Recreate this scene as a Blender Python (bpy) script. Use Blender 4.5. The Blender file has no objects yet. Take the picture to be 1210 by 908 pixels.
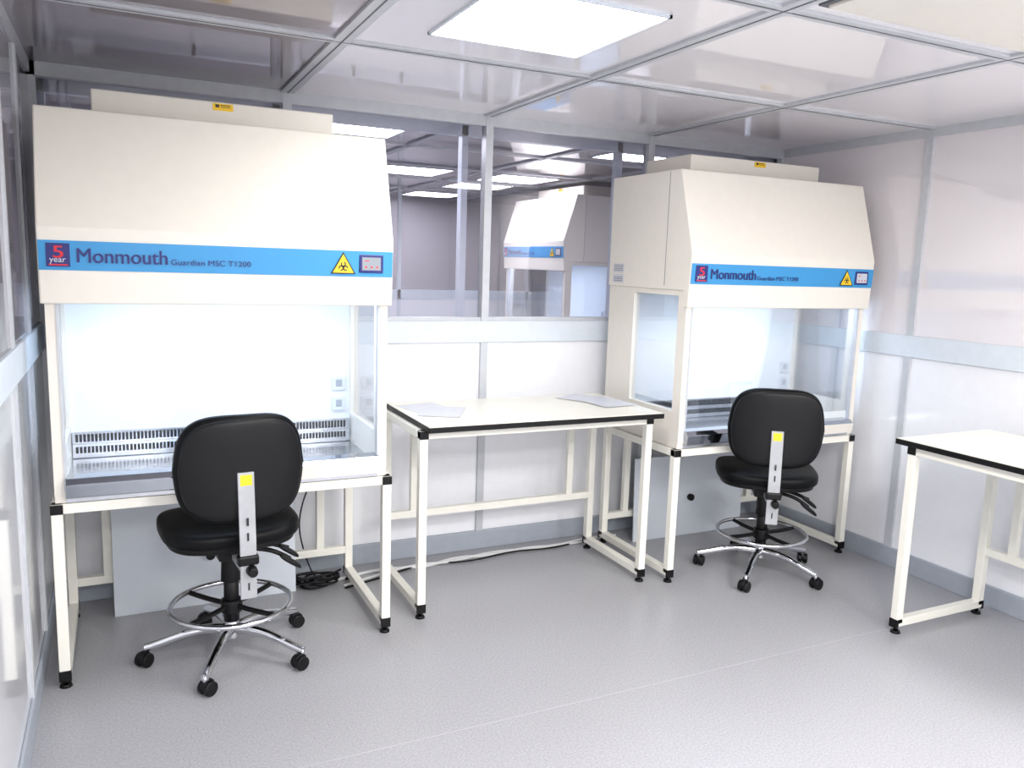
import bpy, bmesh, math
from mathutils import Vector, Matrix
sc=bpy.context.scene
sc.view_settings.view_transform='Standard'

# ---------------------------------------------------------------- helpers
def lin(c):
    return tuple(((v/255)/12.92 if v/255<=.04045 else ((v/255+.055)/1.055)**2.4) for v in c)+(1,)
def mat(name,col,rough=.5,metal=0,spec=.5,noise=0,scale=20,bump=0,coat=0,ior=1.5):
    m=bpy.data.materials.new(name);m.use_nodes=True
    nt=m.node_tree;b=nt.nodes['Principled BSDF']
    c=lin(col)
    b.inputs['IOR'].default_value=ior
    b.inputs['Roughness'].default_value=rough;b.inputs['Metallic'].default_value=metal
    b.inputs['Specular IOR Level'].default_value=spec
    b.inputs['Coat Weight'].default_value=coat
    b.inputs['Coat Roughness'].default_value=.03
    n=nt.nodes.new('ShaderNodeTexNoise');n.inputs['Scale'].default_value=scale;n.inputs['Detail'].default_value=4
    tc=nt.nodes.new('ShaderNodeTexCoord');nt.links.new(tc.outputs['Object'],n.inputs['Vector'])
    r=nt.nodes.new('ShaderNodeValToRGB');k=max(noise,.01)
    r.color_ramp.elements[0].position=.35;r.color_ramp.elements[1].position=.65
    r.color_ramp.elements[0].color=tuple(v*(1-k) for v in c[:3])+(1,)
    r.color_ramp.elements[1].color=tuple(min(1,v*(1+k)) for v in c[:3])+(1,)
    nt.links.new(n.outputs['Fac'],r.inputs[0]);nt.links.new(r.outputs[0],b.inputs['Base Color'])
    if bump:
        bp=nt.nodes.new('ShaderNodeBump');bp.inputs['Strength'].default_value=bump;bp.inputs['Distance'].default_value=.01
        nt.links.new(n.outputs['Fac'],bp.inputs['Height']);nt.links.new(bp.outputs[0],b.inputs['Normal'])
    return m
def emat(name,col,s):
    m=bpy.data.materials.new(name);m.use_nodes=True;nt=m.node_tree;nt.nodes.clear()
    e=nt.nodes.new('ShaderNodeEmission');o=nt.nodes.new('ShaderNodeOutputMaterial')
    e.inputs[0].default_value=lin(col);e.inputs[1].default_value=s;nt.links.new(e.outputs[0],o.inputs[0]);return m
def glassmat(name,tint,refl=1.0,ior=1.45):
    m=bpy.data.materials.new(name);m.use_nodes=True;nt=m.node_tree;nt.nodes.clear()
    o=nt.nodes.new('ShaderNodeOutputMaterial');t=nt.nodes.new('ShaderNodeBsdfTransparent');g=nt.nodes.new('ShaderNodeBsdfGlossy')
    f=nt.nodes.new('ShaderNodeFresnel');f.inputs[0].default_value=ior
    mu=nt.nodes.new('ShaderNodeMath');mu.operation='MULTIPLY';mu.inputs[1].default_value=refl;mu.use_clamp=True
    x=nt.nodes.new('ShaderNodeMixShader')
    t.inputs[0].default_value=lin(tint);g.inputs['Roughness'].default_value=.02
    nt.links.new(f.outputs[0],mu.inputs[0]);nt.links.new(mu.outputs[0],x.inputs[0]);nt.links.new(t.outputs[0],x.inputs[1]);nt.links.new(g.outputs[0],x.inputs[2]);nt.links.new(x.outputs[0],o.inputs[0])
    return m

M=dict(
 floor=mat('vinyl_floor',(161,161,165),.32,noise=.13,scale=120),
 seam=mat('floor_weld',(176,176,180),.4),
 wallw=mat('white_wall_panel',(238,239,243),.2,noise=.01,coat=.3),
 wallgl=mat('gloss_white_panel',(225,226,230),.06,noise=.01,ior=1.9),
 wallg=mat('gloss_grey_panel',(226,221,224),.05,noise=.02,scale=1,ior=2.0),
 wallgd=mat('gloss_dark_window_tone',(150,146,152),.05,noise=.03,scale=1,ior=2.2),  # opaque grey standing in for a window and its dark reflections
 rail=mat('aluminium_rail',(212,220,228),.35,noise=.02),
 alu=mat('aluminium_frame',(194,197,202),.35,metal=.1,noise=.03),
 groove=mat('frame_groove',(95,98,102),.5),
 base=mat('grey_coving',(160,167,177),.45,noise=.03),
 ceil=mat('ceiling_panel',(234,231,235),.025,noise=.02,scale=1,ior=2.4),
 ceild=mat('ceiling_panel_dark_reflection',(150,144,148),.025,noise=.05,scale=2,ior=2.4),  # dark reflection in the left tiles, put into the base colour
 white=mat('powder_coat_white',(230,225,215),.35,noise=.01),
 leg=mat('cream_steel',(238,236,226),.35,noise=.01),
 blk=mat('black_plastic',(8,8,10),.42,spec=.3,noise=.05),
 vinyl=mat('black_vinyl',(3,4,6),.45,spec=.18,noise=.1,scale=180,bump=.08),
 chrome=mat('chrome',(215,216,220),.10,metal=1),
 steel=mat('stainless_steel',(200,203,208),.25,metal=.9,noise=.04),
 mirror=mat('polished_steel',(170,175,184),.08,metal=1,noise=.03),
 plate=mat('bracket_steel',(170,172,175),.4,metal=.3,noise=.05),
 top=mat('laminate_top',(233,230,217),.3,noise=.01),
 blue=mat('blue_band',(54,146,204),.35),
 navy=mat('navy_ink',(24,30,110),.4),
 red=mat('red_ink',(215,30,50),.4),
 yel=mat('yellow_label',(245,200,20),.4),
 paper=mat('paper_sheet',(204,206,214),.3,noise=.05),
 chamber=mat('chamber_white',(228,233,238),.3),
 dark=mat('dark_slot',(26,28,32),.5),
 board=mat('grey_board',(212,218,226),.4,noise=.01),
 nextw=mat('next_room_wall',(165,160,166),.3,noise=.03,scale=1),
 nextc=mat('next_room_ceiling',(160,154,160),.1,noise=.03,scale=1,coat=.6),
 cable=mat('white_cable',(215,215,215),.5),
 lamp=emat('ceiling_lamp',(255,253,250),21),
 lampr=emat('ceiling_fill_rear',(255,253,250),60),
 lampn=emat('next_room_lamp',(244,245,255),24),
 uv=emat('chamber_lamp',(218,234,255),42),
 screen=emat('screen_glow',(225,232,245),.8),
 glass=glassmat('window_glass',(243,242,246),1.6),
 sash=glassmat('sash_glass',(253,254,255),.6),
)
def link(o,parent=None,m=None):
    bpy.context.collection.objects.link(o)
    if parent: o.parent=parent
    if m: o.data.materials.append(M[m])
    return o
def empty(name,loc=(0,0,0),rz=0):
    e=bpy.data.objects.new(name,None);e.location=loc;e.rotation_euler[2]=rz;e.empty_display_size=.1
    bpy.context.collection.objects.link(e);return e
def pydata(name,vs,fs,m,parent=None,smooth=False,recalc=True):
    me=bpy.data.meshes.new(name);me.from_pydata([tuple(v) for v in vs],[],fs);me.update()
    if recalc:
        bm=bmesh.new();bm.from_mesh(me);bmesh.ops.recalc_face_normals(bm,faces=bm.faces);bm.to_mesh(me);bm.free()
    if smooth:
        for p in me.polygons:p.use_smooth=True
    return link(bpy.data.objects.new(name,me),parent,m)
def bev(o,w,seg=2):
    if w:
        b=o.modifiers.new('bevel','BEVEL');b.width=w;b.segments=seg;b.limit_method='ANGLE'
    return o
def boxes(name,lst,m,parent=None,bw=0):
    vs=[];fs=[]
    for lo,hi in lst:
        n=len(vs)
        x0,y0,z0=lo;x1,y1,z1=hi
        vs+=[(x0,y0,z0),(x1,y0,z0),(x1,y1,z0),(x0,y1,z0),(x0,y0,z1),(x1,y0,z1),(x1,y1,z1),(x0,y1,z1)]
        fs+=[tuple(n+i for i in f) for f in((0,3,2,1),(4,5,6,7),(0,1,5,4),(1,2,6,5),(2,3,7,6),(3,0,4,7))]
    return bev(pydata(name,vs,fs,m,parent),bw)
def box(name,lo,hi,m,parent=None,bw=0): return boxes(name,[(lo,hi)],m,parent,bw)
def lampface(name,x0,y0,x1,y1,z,m,parent):
    return pydata(name,[(x0,y0,z),(x0,y1,z),(x1,y1,z),(x1,y0,z)],[(0,1,2,3)],m,parent,recalc=False)
def prism(name,prof,x0,x1,m,parent=None,bw=0):
    n=len(prof)
    vs=[(x0,y,z) for y,z in prof]+[(x1,y,z) for y,z in prof]
    fs=[tuple(range(n)),tuple(range(2*n-1,n-1,-1))]+[(i,(i+1)%n,n+(i+1)%n,n+i) for i in range(n)]
    return bev(pydata(name,vs,fs,m,parent),bw)
def cyl(name,a,b,r,m,parent=None,r2=None,seg=24,bw=0):
    a=Vector(a);b=Vector(b);d=(b-a);r2=r if r2 is None else r2
    q=d.to_track_quat('Z','Y').to_matrix()
    vs=[];
    for i in range(seg):
        t=2*math.pi*i/seg;vs.append(a+q@Vector((r*math.cos(t),r*math.sin(t),0)))
    for i in range(seg):
        t=2*math.pi*i/seg;vs.append(b+q@Vector((r2*math.cos(t),r2*math.sin(t),0)))
    fs=[tuple(range(seg-1,-1,-1)),tuple(range(seg,2*seg))]+[(i,(i+1)%seg,seg+(i+1)%seg,seg+i) for i in range(seg)]
    o=pydata(name,vs,fs,m,parent,True)
    for p in o.data.polygons:
        if len(p.vertices)>4:p.use_smooth=False
    return bev(o,bw)
def tube(name,pts,r,m,parent=None,cyc=False,radii=None,res=8):
    cu=bpy.data.curves.new(name,'CURVE');cu.dimensions='3D';cu.bevel_depth=r;cu.bevel_resolution=4;cu.resolution_u=res;cu.use_fill_caps=True
    s=cu.splines.new('NURBS');s.points.add(len(pts)-1)
    for i,p in enumerate(pts):
        s.points[i].co=tuple(p)+(1,)
        if radii:s.points[i].radius=radii[i]
    s.use_cyclic_u=cyc;s.use_endpoint_u=not cyc;s.order_u=3
    return link(bpy.data.objects.new(name,cu),parent,m)
def ring(name,c,R,r,m,parent=None):
    vs=[];fs=[];n=64;k=12
    for i in range(n):
        a=2*math.pi*i/n
        for j in range(k):
            b=2*math.pi*j/k;vs.append((c[0]+(R+r*math.cos(b))*math.cos(a),c[1]+(R+r*math.cos(b))*math.sin(a),c[2]+r*math.sin(b)))
    for i in range(n):
        for j in range(k):fs.append((i*k+j,((i+1)%n)*k+j,((i+1)%n)*k+(j+1)%k,i*k+(j+1)%k))
    return pydata(name,vs,fs,m,parent,True)
def superell(name,c,a,b,t,e1,e2,m,parent=None,warp=None):
    sp=lambda v,e:math.copysign(abs(v)**e,v)
    n=64;k=24;vs=[];fs=[]
    for j in range(k+1):
        ph=-math.pi/2+math.pi*j/k
        for i in range(n):
            th=2*math.pi*i/n
            x=a*sp(math.cos(ph),e1)*sp(math.cos(th),e2);y=b*sp(math.cos(ph),e1)*sp(math.sin(th),e2);z=t*sp(math.sin(ph),e1)
            p=warp(x,y,z) if warp else (x,y,z)
            vs.append((p[0]+c[0],p[1]+c[1],p[2]+c[2]))
    for j in range(k):
        for i in range(n):fs.append((j*n+i,j*n+(i+1)%n,(j+1)*n+(i+1)%n,(j+1)*n+i))
    o=pydata(name,vs,fs,m,parent,True)
    bm=bmesh.new();bm.from_mesh(o.data);bmesh.ops.remove_doubles(bm,verts=bm.verts,dist=1e-5);bmesh.ops.recalc_face_normals(bm,faces=bm.faces);bm.to_mesh(o.data);bm.free()
    return o
def text(name,s,size,loc,m,parent,sx=1,sp=1):
    cu=bpy.data.curves.new(name,'FONT');cu.body=s;cu.size=size;cu.extrude=.0006;cu.space_character=sp
    o=link(bpy.data.objects.new(name,cu),parent,m);o.location=loc;o.rotation_euler=(math.pi/2,0,0);o.scale=(sx,1,1);return o

# ---------------------------------------------------------------- room
XL,XR,HC,YB=-.09,4.328,2.527,-6.2
MX=[1.033,2.143,3.241];MY=[-1.122,-2.253,-3.38,-4.51,-5.64]
Z1,Z2=1.252,1.375
box('floor',(-3,YB-.1,-.1),(8,6.6,0),'floor')
boxes('trim_floor_seam',[((XL,-1.75,.0),(XR,-1.746,.0005))],'seam')
box('wall_back',(XL-.1,0,0),(XR+.1,.04,Z2),'wallw')
box('wall_right',(XR,YB,0),(XR+.06,.04,Z2),'wallw')
box('wall_right_upper',(XR,YB,Z2),(XR+.06,.04,HC),'wallg')
box('wall_left',(XL-.06,YB,0),(XL,.04,Z2),'wallgl')
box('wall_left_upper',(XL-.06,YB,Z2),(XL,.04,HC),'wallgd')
box('wall_front',(XL-.1,YB-.06,0),(XR+.1,YB,HC),'wallw')
xs=[XL]+MX+[XR]
for i in range(4):
    box('window_%d'%(i+1),(xs[i]+.02,.018,Z2),(xs[i+1]-.02,.022,HC-.05),'glass')
L=[]
for x in MX: L.append(((x-.022,-.016,0),(x+.022,-.0005,HC-.012))); L.append(((x-.022,.0005,Z2+.022),(x+.022,.044,HC-.06)))
L+=[((XL,-.012,HC-.06),(XR,.045,HC)),((XL,-.008,Z2),(XR,.045,Z2+.022)),((XL,-.012,Z2),(XL+.03,.04,HC)),((XR-.03,-.014,0),(XR,-.0005,HC)),((XR-.03,0,Z2),(XR,.04,HC))]
boxes('trim_back_frame',L,'alu')
L=[]
for y in MY: L.append(((XR-.014,y-.022,0),(XR,y+.022,HC)))
L+=[((XR-.012,YB,HC-.05),(XR,0,HC))]
boxes('trim_right_frame',L,'alu')
L=[]
for y in [-.55]+MY: L.append(((XL,y-.02,0),(XL+.01,y+.02,HC)))
L+=[((XL,YB,HC-.05),(XL+.012,0,HC))]
boxes('trim_left_frame',L,'alu')
boxes('trim_rail_back',[((XL,-.02,Z1),(XR,0,Z2))],'rail',bw=.003)
boxes('trim_rail_right',[((XR-.018,YB,Z1),(XR,0,Z2))],'rail',bw=.003)
boxes('trim_rail_left',[((XL,YB,Z1),(XL+.014,0,Z2))],'rail',bw=.003)
box('baseboard_back',(XL,-.020,0),(XR,0,.115),'base',bw=.004)
box('baseboard_right',(XR-.018,YB,0),(XR,0,.115),'base',bw=.004)
box('baseboard_left',(XL,YB,0),(XL+.012,0,.115),'base',bw=.004)
ys=[0]+MY+[YB]
box('ceiling',(XL-.1,YB-.1,HC+.03),(XR+.1,.05,HC+.1),'ceil')
dk=[];lt=[]
for i in range(4):
    for j in range(6):
        r=((xs[i],ys[j+1],HC),(xs[i+1],ys[j],HC+.02))
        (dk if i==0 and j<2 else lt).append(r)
boxes('ceiling_panels_light',lt,'ceil');boxes('ceiling_panels_dark_reflection',dk,'ceild')
L=[];G=[]
for x in MX: L.append(((x-.034,YB,HC-.012),(x+.034,0,HC+.005)));G.append(((x-.003,YB,HC-.0135),(x+.003,-.02,HC-.011)))
for y in MY: L.append(((XL,y-.03,HC-.011),(XR,y+.03,HC+.005)));G.append(((XL,y-.003,HC-.0125),(XR,y+.003,HC-.010)))
boxes('trim_ceiling_grid',L,'alu',bw=.002);boxes('trim_ceiling_groove',G,'groove')
def clight(x,y,m='lamp',z=HC,s=.62):
    e=empty('ceiling_light_panel',(x,y,z));h=s/2
    lampface('diffuser',-h+.01,-h+.01,h-.01,h-.01,-.006,m,e)
    boxes('rim',[((-h,-h,-.01),(h,-h+.01,0)),((-h,h-.01,-.01),(h,h,0)),((-h,-h,-.01),(-h+.01,h,0)),((h-.01,-h,-.01),(h,h,0))],'rail',e)
clight(1.59,-1.70)
for x,y in((1.59,-3.95),(3.78,-3.95),(.45,-5.1),(2.7,-5.1)): clight(x,y,'lampr')  # unseen panels behind the camera, strength raised to add fill light
e=empty('fan_filter_unit',(2.69,-2.85,HC));
boxes('filter_face',[((-.48,-.48,-.022),(.48,.48,-.004))],'white',e,.004);boxes('filter_frame',[((-.50,-.50,-.012),(.50,.50,-.001))],'groove',e)

# ---------------------------------------------------------------- adjoining room
box('wall_adjacent_lower',(-1.5,.35,0),(7,.39,Z1),'wallw')
L=[((x-.02,.34,Z1),(x+.02,.40,HC)) for x in(-.07,1.04,2.14,3.24,4.34,5.44)]+[((-1.5,.34,Z1),(7,.4,Z1+.06)),((-1.5,.34,HC-.07),(7,.4,HC))]
boxes('trim_adjacent_frame',L,'rail')
box('wall_adjacent_back',(-1.6,6.3,0),(7.6,6.4,HC+.1),'nextw')
box('wall_adjacent_left',(-1.6,.04,0),(-1.5,6.4,HC+.1),'nextw')
box('wall_adjacent_right',(7.5,.04,0),(7.6,6.4,HC+.1),'nextw')
box('wall_adjacent_right_return',(XR+.1,.0,0),(7.6,.04,HC+.1),'nextw')
box('wall_adjacent_left_return',(-1.6,.0,0),(XL-.1,.04,HC+.1),'nextw')
box('ceiling_adjacent',(-1.6,.05,HC),(7.6,6.4,HC+.1),'nextc')
L=[((-1.5,y-.025,HC-.012),(7.5,y+.025,HC)) for y in(1.4,2.5,3.6,4.7)]+[((x-.025,.1,HC-.012),(x+.025,6.3,HC)) for x in(.0,1.04,2.14,3.24,4.34,5.44)]
boxes('trim_adjacent_grid',L,'alu')
L=[((x-.02,4.9,0),(x+.02,4.94,HC)) for x in(1.0,2.1,2.65,3.2,4.3)]+[((-1.5,4.9,1.25),(7,4.94,1.36))]
boxes('trim_adjacent_partition',L,'rail')
box('wall_adjacent_partition_lower',(-1.5,4.91,0),(7,4.93,1.25),'wallw')
for x,y in((1.6,.85),(3.78,.8),(2.69,3.0),(3.78,3.0),(1.6,5.4),(3.78,5.4)): clight(x,y,'lampn')

# ---------------------------------------------------------------- biosafety cabinets
def cabinet(loc,rz=0):
    e=empty('biosafety_cabinet',loc,rz);x0,x1=-.017,1.307
    yf=lambda z:-.910-(z-1.512)*.05
    prism('hood',[(-.910,1.512),(-.924,1.79),(-.79,2.228),(-.14,2.228),(-.14,1.60),(-.862,1.60),(-.866,1.512)],x0,x1,'white',e,.006)
    boxes('hood_seams',[((x0-.0008,-.70,1.62),(x0+.001,-.697,2.22)),((x1-.001,-.70,1.62),(x1+.0008,-.697,2.22))],'groove',e)
    boxes('exhaust_housing',[((.17,-.62,2.22),(1.12,-.2,2.335))],'white',e,.006)
    boxes('warning_label',[((.62,-.6225,2.30),(.70,-.619,2.328))],'yel',e)
    boxes('warning_label_text',[((.63,-.6235,2.312),(.645,-.622,2.324)),((.65,-.6235,2.32),(.69,-.622,2.323)),((.65,-.6235,2.313),(.69,-.622,2.315))],'dark',e)
    for k,(a,b) in enumerate(((-.004,.034),(1.256,1.294))):
        boxes('side_wall_%d'%(k+1),[((a,-.885,.78),(b,-.815,1.605)),((a,-.815,.78),(b,-.40,.95)),((a,-.815,1.57),(b,-.40,1.605)),((a,-.40,.78),(b,-.14,1.605))],'white',e)
        box('side_glass_%d'%(k+1),((a+b)/2-.002,-.82,.94),((a+b)/2+.002,-.395,1.58),'sash',e)
    boxes('side_labels',[((-.0188,-.30,1.62),(-.0165,-.19,1.67)),((-.0188,-.30,1.68),(-.0165,-.19,1.73))],'paper',e)
    boxes('side_label_text',[((-.0195,-.29,z),(-.0187,-.20,z+.003)) for z in(1.63,1.64,1.65,1.69,1.70,1.71,1.72)],'groove',e)
    box('rear_plenum',(.03,-.385,.80),(1.26,-.14,1.605),'chamber',e)
    box('chamber_ceiling',(.03,-.86,1.585),(1.26,-.38,1.602),'chamber',e)
    box('chamber_lamp_housing',(.09,-.81,1.572),(1.20,-.73,1.585),'white',e)
    lampface('chamber_lamp',.10,-.80,1.19,-.74,1.5715,'uv',e)
    box('work_tray',(.034,-.885,.752),(1.256,-.14,.81),'steel',e)
    box('body_base',(-.004,-.88,.750),(1.294,-.14,.782),'white',e,.003)
    prism('front_armrest',[(-.905,.772),(-.914,.776),(-.922,.828),(-.905,.850),(-.84,.852),(-.80,.812),(-.80,.782)],.034,1.256,'mirror',e,.003)
    prism('front_lip',[(-.917,.774),(-.926,.828),(-.918,.83),(-.909,.776)],.62,1.256,'white',e)
    boxes('tray_perforations',[((.06+i*.0118,y0,.8105),(.065+i*.0118,y0+.015,.8115)) for i in range(100) for y0 in(-.79,-.765)],'dark',e)
    box('rear_grille',(.036,-.405,.812),(1.254,-.386,.925),'steel',e,.002)
    boxes('grille_slots',[((.05+i*.0152,-.4065,z),(.0600+i*.0152,-.4045,z+h)) for i in range(78) for z,h in((.883,.034),(.834,.028))],'dark',e)
    boxes('grille_rail',[((.04,-.425,.866),(1.25,-.404,.876))],'steel',e)
    for k,z in enumerate((1.0,1.10)):
        boxes('socket_%d'%(k+1),[((1.165,-.396,z-.035),(1.235,-.384,z+.035))],'board',e,.004)
        boxes('socket_switch_%d'%(k+1),[((1.185,-.399,z-.015),(1.215,-.395,z+.02))],'base',e,.002)
    box('sash_glass',(.034,-.872,.90),(1.256,-.868,1.59),'sash',e)
    boxes('sash_guides',[((.030,-.888,.80),(.040,-.865,1.52)),((1.250,-.888,.80),(1.260,-.865,1.52))],'alu',e)
    za,zb=1.635,1.742
    prism('fascia_band',[(yf(za)-.003,za),(yf(zb)-.003,zb),(yf(zb)+.002,zb),(yf(za)+.002,za)],x0+.004,x1-.004,'blue',e)
    y=yf(1.69)-.0065
    boxes('badge_frame',[((.012,y,1.648),(.088,y+.004,1.732))],'navy',e)
    text('badge_five','5',.062,(.030,y-.001,1.680),'red',e,sx=1.3)
    text('badge_five_bold','5',.062,(.032,y-.0012,1.680),'red',e,sx=1.3)
    text('badge_year','year',.030,(.022,y-.001,1.664),'paper',e)
    boxes('badge_line',[((.02,y-.001,1.652),(.08,y,1.657))],'red',e)
    text('brand_text','Monmouth',.075,(.105,y,1.664),'navy',e,sx=.93)
    text('brand_text_bold','Monmouth',.075,(.1068,y-.0003,1.6647),'navy',e,sx=.93)
    text('model_text','Guardian MSC T1200',.030,(.425,y,1.664),'navy',e,sx=1.12)
    def tri(n,s,yy,m,cz):
        pts=[(-s,-s*.58),(s,-s*.58),(0,s*1.16)]
        pydata(n,[(1.09+p[0],yy,cz+p[1]) for p in pts],[(0,1,2)],m,e)
    tri('hazard_border',.052,y,'dark',1.676);tri('hazard_sign',.044,y-.001,'yel',1.676)
    for k in range(3):
        a=math.radians(90+120*k);c=(1.09+.011*math.cos(a),y-.0018,1.675+.011*math.sin(a));vs=[];fs=[];n=20
        for i in range(n):
            t=2*math.pi*i/n
            vs+= [(c[0]+.011*math.cos(t),c[1],c[2]+.011*math.sin(t)),(c[0]+.006*math.cos(t),c[1],c[2]+.006*math.sin(t))]
        for i in range(n):
            if abs(((2*math.pi*i/n)-a+math.pi)%(2*math.pi)-math.pi)>.5: fs.append((2*i,(2*i+2)%(2*n),(2*i+3)%(2*n),2*i+1))
        pydata('hazard_ring_%d'%(k+1),vs,fs,'dark',e)
    boxes('display_bezel',[((1.158,y-.001,1.652),(1.262,y+.006,1.728))],'navy',e,.004)
    boxes('display_screen',[((1.170,y-.0025,1.663),(1.250,y,1.717))],'screen',e)
    boxes('display_icons',[((1.18,y-.0035,1.70),(1.20,y-.002,1.704)),((1.182,y-.0035,1.672),(1.190,y-.002,1.680)),((1.206,y-.0035,1.672),(1.214,y-.002,1.680)),((1.23,y-.0035,1.672),(1.238,y-.002,1.680))],'red',e)
    return e
def frame(name,loc,rz,w,yf,yb,h,barz,upr=.15):
    e=empty(name,loc,rz);t=.02
    B=[]
    for k,x in enumerate((0.02,w-.02)):
        boxes('end_frame_%d'%(k+1),[((x-t,yf,.05),(x+t,yf+.04,h)),((x-t,yb-.04,.05),(x+t,yb,h-.04)),((x-t,yf+.0,.035),(x+t,yb,.075)),((x-t,yf,h-.04),(x+t,yb,h))],'leg',e,.003)
        B+=[((x-t-.002,yf-.003,.028),(x+t+.002,yf+.012,.072)),((x-t-.002,yb-.012,.028),(x+t+.002,yb+.003,.072)),((x-t-.002,yf-.003,h-.04),(x+t+.002,yf+.0,h-.002))]
        for q,y in enumerate((yf+.02,yb-.02)):
            cyl('foot_%d_%d'%(k+1,q+1),(x,y,0),(x,y,.012),.024,'blk',e,.02)
            cyl('foot_stem_%d_%d'%(k+1,q+1),(x,y,.012),(x,y,.036),.010,'blk',e)
    boxes('end_caps',B,'blk',e,.003)
    boxes('rails',[((.03,yb-.038,barz-.02),(w-.03,yb-.002,barz+.02)),((.03,yf+.002,h-.04),(w-.03,yf+.038,h)),((.03,yb-.038,h-.04),(w-.03,yb-.002,h)),
      ((upr-.02,yb-.036,barz),(upr+.02,yb-.004,h-.02)),((w-upr-.02,yb-.036,barz),(w-upr+.02,yb-.004,h-.02))],'leg',e,.003)
    return e
cabinet((0,0,0));cabinet((2.917,.011,0));cabinet((4.91,3.7,.14),-math.pi/2)
frame('cabinet_stand',(-.02,0,0),0,1.34,-.887,-.17,.748,.17,upr=.17)
frame('cabinet_stand',(2.897,.011,0),0,1.34,-.887,-.17,.748,.17,upr=.17)
frame('cabinet_stand',(4.91,3.72,0),-math.pi/2,1.34,-.887,-.17,.888,.17,upr=.17)
def bench(loc,rz,w,yf,yb,xo0,xo1,yo):
    h=.925
    e=frame('laboratory_bench',loc,rz,w,yf,yb,h,.34,upr=.17)
    box('bench_top_core',(xo0,yf-yo,h+.001),(xo1,yb+.01,h+.027),'blk',e,.003)
    box('bench_top_laminate',(xo0+.004,yf-yo+.004,h+.026),(xo1-.004,yb+.006,h+.030),'top',e,.001)
    return e
bench((1.48,0,0),0,1.313,-.81,-.21,.02,1.335,.065)
bench((4.40,-1.77,0),-math.pi/2,1.25,-.84,-.20,-.05,1.30,.03)

e=empty('document_sleeves',(0,0,.9555))
def sheet(n,x,y,w,d,a):
    c,s=math.cos(a),math.sin(a);P=[(-w,-d),(w,-d),(w,d),(-w,d)]
    k=len(e.children)*.0012
    v=[(x+p[0]*c-p[1]*s,y+p[0]*s+p[1]*c,k) for p in P];v+=[(p[0],p[1],k+.001) for p in v]
    pydata(n,v,[(0,1,2,3),(4,5,6,7),(0,1,5,4),(1,2,6,5),(2,3,7,6),(3,0,4,7)],'paper',e)
sheet('sheet_1',1.66,-.42,.11,.15,.2);sheet('sheet_2',1.70,-.52,.105,.14,-.5)
sheet('sheet_3',2.64,-.38,.11,.15,.5);sheet('sheet_4',2.68,-.50,.11,.15,.1)

for (x,y,w) in((.17,-.262,.84),(3.10,-.25,.86)):
    e=empty('cabinet_closure_panel',(x,y,0))
    prism('panel',[(0,0),(.012,0),(.034,.53),(.022,.53)],0,w,'board',e,.002)
    yy=.01
    for k,(px,pz) in enumerate(((.43,.25),)):
        cyl('knob_%d'%(k+1),(px,yy+.002,pz),(px,yy-.022,pz),.022,'blk',e)
        cyl('knob_stem_%d'%(k+1),(px,yy+.008,pz),(px,yy,pz),.010,'blk',e)
e=empty('power_cables')
tube('cable_white',[(1.2,-.22,.008),(1.4,-.15,.008),(1.6,-.16,.008),(1.75,-.20,.008),(1.95,-.12,.008),(2.15,-.17,.008),(2.4,-.12,.008),(2.6,-.16,.008),(2.85,-.10,.008),(3.05,-.12,.008)],.009,'cable',e)
tube('cable_white_2',[(1.25,-.3,.008),(1.45,-.22,.008),(1.7,-.17,.02),(1.9,-.19,.008),(2.2,-.10,.008),(2.5,-.17,.008),(2.8,-.15,.008)],.007,'cable',e)
tube('cable_black',[(1.25,-.33,.008),(1.5,-.25,.008),(1.75,-.14,.008),(2.0,-.22,.008),(2.3,-.14,.008),(2.6,-.2,.008),(2.9,-.1,.008)],.005,'blk',e)
pts=[]
for i in range(60):
    a=i*.75;r=.075+.035*math.sin(i*1.3);pts.append((1.12+r*1.3*math.cos(a),-.22+r*.7*math.sin(a),.008+.0009*i))
tube('cable_black_coil',pts,.006,'blk',e)
tube('cable_black_drop',[(1.18,-.12,.74),(1.16,-.1,.6),(1.08,-.11,.45),(1.05,-.12,.3),(1.08,-.12,.15),(1.12,-.16,.03),(1.14,-.2,.02)],.004,'blk',e)

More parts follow.
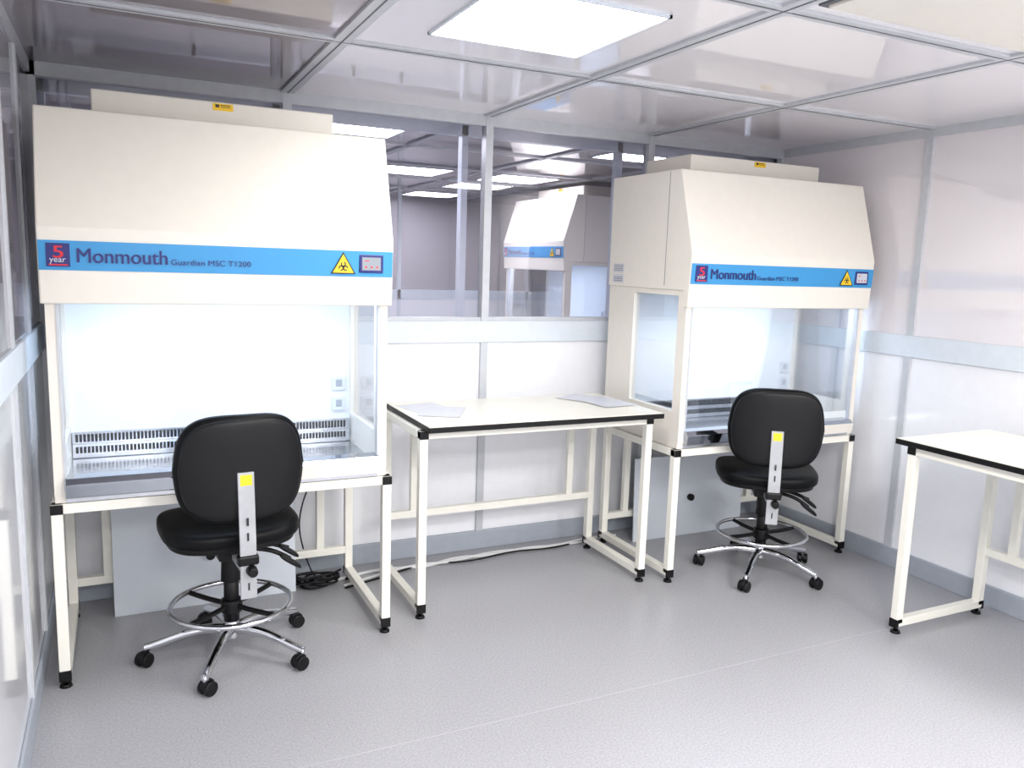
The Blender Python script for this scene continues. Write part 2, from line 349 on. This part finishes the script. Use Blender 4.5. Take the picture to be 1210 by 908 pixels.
# ---------------------------------------------------------------- chairs
def chair(loc,rz,base):
    e=empty('laboratory_chair',loc,rz)
    for k in range(5):
        a=math.radians(base+72*k)-rz;c,s=math.cos(a),math.sin(a)
        P=lambda r,z:(r*c,r*s,z)
        tube('base_leg_%d'%(k+1),[P(.02,.125),P(.07,.130),P(.16,.128),P(.26,.100),P(.32,.083),P(.345,.078)],.019,'chrome',e,radii=[1.25,1.2,1.05,.95,.95,.9])
        r=.34
        cyl('caster_stem_%d'%(k+1),P(r,.05),P(r,.085),.009,'steel',e)
        d=a+.9+k*1.7;dx,dy=math.cos(d),math.sin(d)
        cx,cy=r*c+dx*.012,r*s+dy*.012;ax,ay=-dy,dx
        for q,sg in enumerate((-1,1)):
            cyl('caster_wheel_%d_%d'%(k+1,q+1),(cx+ax*.006*sg,cy+ay*.006*sg,.030),(cx+ax*.027*sg,cy+ay*.027*sg,.030),.030,'blk',e,bw=.004)
        cyl('caster_hood_%d'%(k+1),(cx-ax*.011,cy-ay*.011,.040),(cx+ax*.011,cy+ay*.011,.040),.028,'blk',e,bw=.003)
    cyl('hub',(0,0,.085),(0,0,.165),.036,'chrome',e,.030,bw=.004)
    cyl('gas_column_sleeve',(0,0,.16),(0,0,.40),.032,'blk',e,.030)
    cyl('gas_piston',(0,0,.39),(0,0,.50),.015,'steel',e)
    cyl('column_cover',(0,0,.34),(0,0,.48),.042,'blk',e,.036,bw=.004)
    ring('foot_ring',(0,0,.235),.245,.0115,'chrome',e)
    cyl('foot_ring_collar',(0,0,.20),(0,0,.255),.044,'blk',e,bw=.004)
    for k in range(4):
        a=math.radians(35+90*k)
        tube('foot_ring_spoke_%d'%(k+1),[(.03*math.cos(a),.03*math.sin(a),.23),(.12*math.cos(a),.12*math.sin(a),.222),(.24*math.cos(a),.24*math.sin(a),.232)],.011,'blk',e)
    box('tilt_mechanism',(-.075,-.15,.475),(.075,.13,.525),'blk',e,.012)
    tube('lever_1',[(.05,-.05,.49),(.13,-.07,.48),(.19,-.09,.455),(.225,-.10,.43)],.010,'blk',e)
    tube('lever_2',[(.05,.02,.49),(.14,.0,.485),(.20,-.01,.465),(.24,-.02,.45)],.010,'blk',e)
    superell('lever_paddle_1',(.225,-.105,.422),.046,.024,.013,.7,.7,'blk',e,lambda x,y,z:(x,y,z-.7*x))
    superell('lever_paddle_2',(.235,-.03,.444),.046,.024,.013,.7,.7,'blk',e,lambda x,y,z:(x,y,z-.7*x))
    def sw(x,y,z):
        d=.012*(1-(x/.28)**2)
        z2=z-(d if z>0 else 0)
        if y>.12: z2-=(y-.12)**2*1.3
        return (x,y,z2)
    superell('seat_cushion',(0,.03,.588),.275,.255,.054,.55,.62,'vinyl',e,sw)
    superell('seat_pan',(0,.03,.550),.255,.236,.028,.4,.62,'blk',e)
    def bw_(x,y,z):
        s=1-.07*max(0,-y)/.2-.09*max(0,y)/.2
        return (x*s,-z+.8*x*x-.004*y/.2,y)
    superell('backrest_cushion',(0,-.262,.890),.250,.214,.034,.5,.54,'vinyl',e,bw_)
    superell('backrest_shell',(0,-.288,.890),.234,.197,.018,.4,.54,'blk',e,bw_)
    prof=[(-.300,.885),(-.314,.885),(-.336,.60),(-.338,.385),(-.328,.385),(-.326,.60)]
    prism('back_bracket',prof,-.031,.031,'plate',e,.002)
    prism('bracket_label',[(-.3145,.876),(-.3155,.876),(-.3190,.835),(-.3175,.835)],-.022,.022,'yel',e)
    boxes('bracket_slots',[((-.003,-.3395,z),(.003,-.330,z+.03)) for z in(.42,.62,.68)],'dark',e)
    box('bracket_arm',(-.025,-.330,.485),(.025,-.13,.505),'plate',e,.003)
    cyl('bracket_knob',(0.01,-.335,.50),(0.01,-.375,.50),.022,'blk',e,.018,bw=.004)
    box('bracket_clamp',(-.040,-.345,.52),(.040,-.300,.56),'blk',e,.008)
    return e
chair((.63,-.84,0),math.radians(5),174)
chair((3.51,-.92,0),math.radians(-36),0)

e=empty('wall_port',(0,0,0))
cyl('port_cap',(XR,-.45,.95),(XR-.012,-.45,.95),.03,'board',e)

# ---------------------------------------------------------------- world + camera
w=bpy.data.worlds.new('world');sc.world=w;w.use_nodes=True
w.node_tree.nodes['Background'].inputs[0].default_value=(.6,.65,.7,1);w.node_tree.nodes['Background'].inputs[1].default_value=.3
ya,pi,ro=[math.radians(k) for k in(25.887,-8.532,1.866)]
F=Vector((math.sin(ya)*math.cos(pi),math.cos(ya)*math.cos(pi),math.sin(pi)))
R=Vector((math.cos(ya),-math.sin(ya),0));U=R.cross(F)
R2=R*math.cos(ro)+U*math.sin(ro);U2=-R*math.sin(ro)+U*math.cos(ro)
cd=bpy.data.cameras.new('camera');cd.sensor_fit='HORIZONTAL';cd.sensor_width=36;cd.lens=36*954.549/1210
c=bpy.data.objects.new('camera',cd);bpy.context.collection.objects.link(c);sc.camera=c
m=Matrix((R2,U2,-F)).transposed().to_4x4();m.translation=Vector((.252,-4.299,1.714));c.matrix_world=m
cd.clip_start=.02
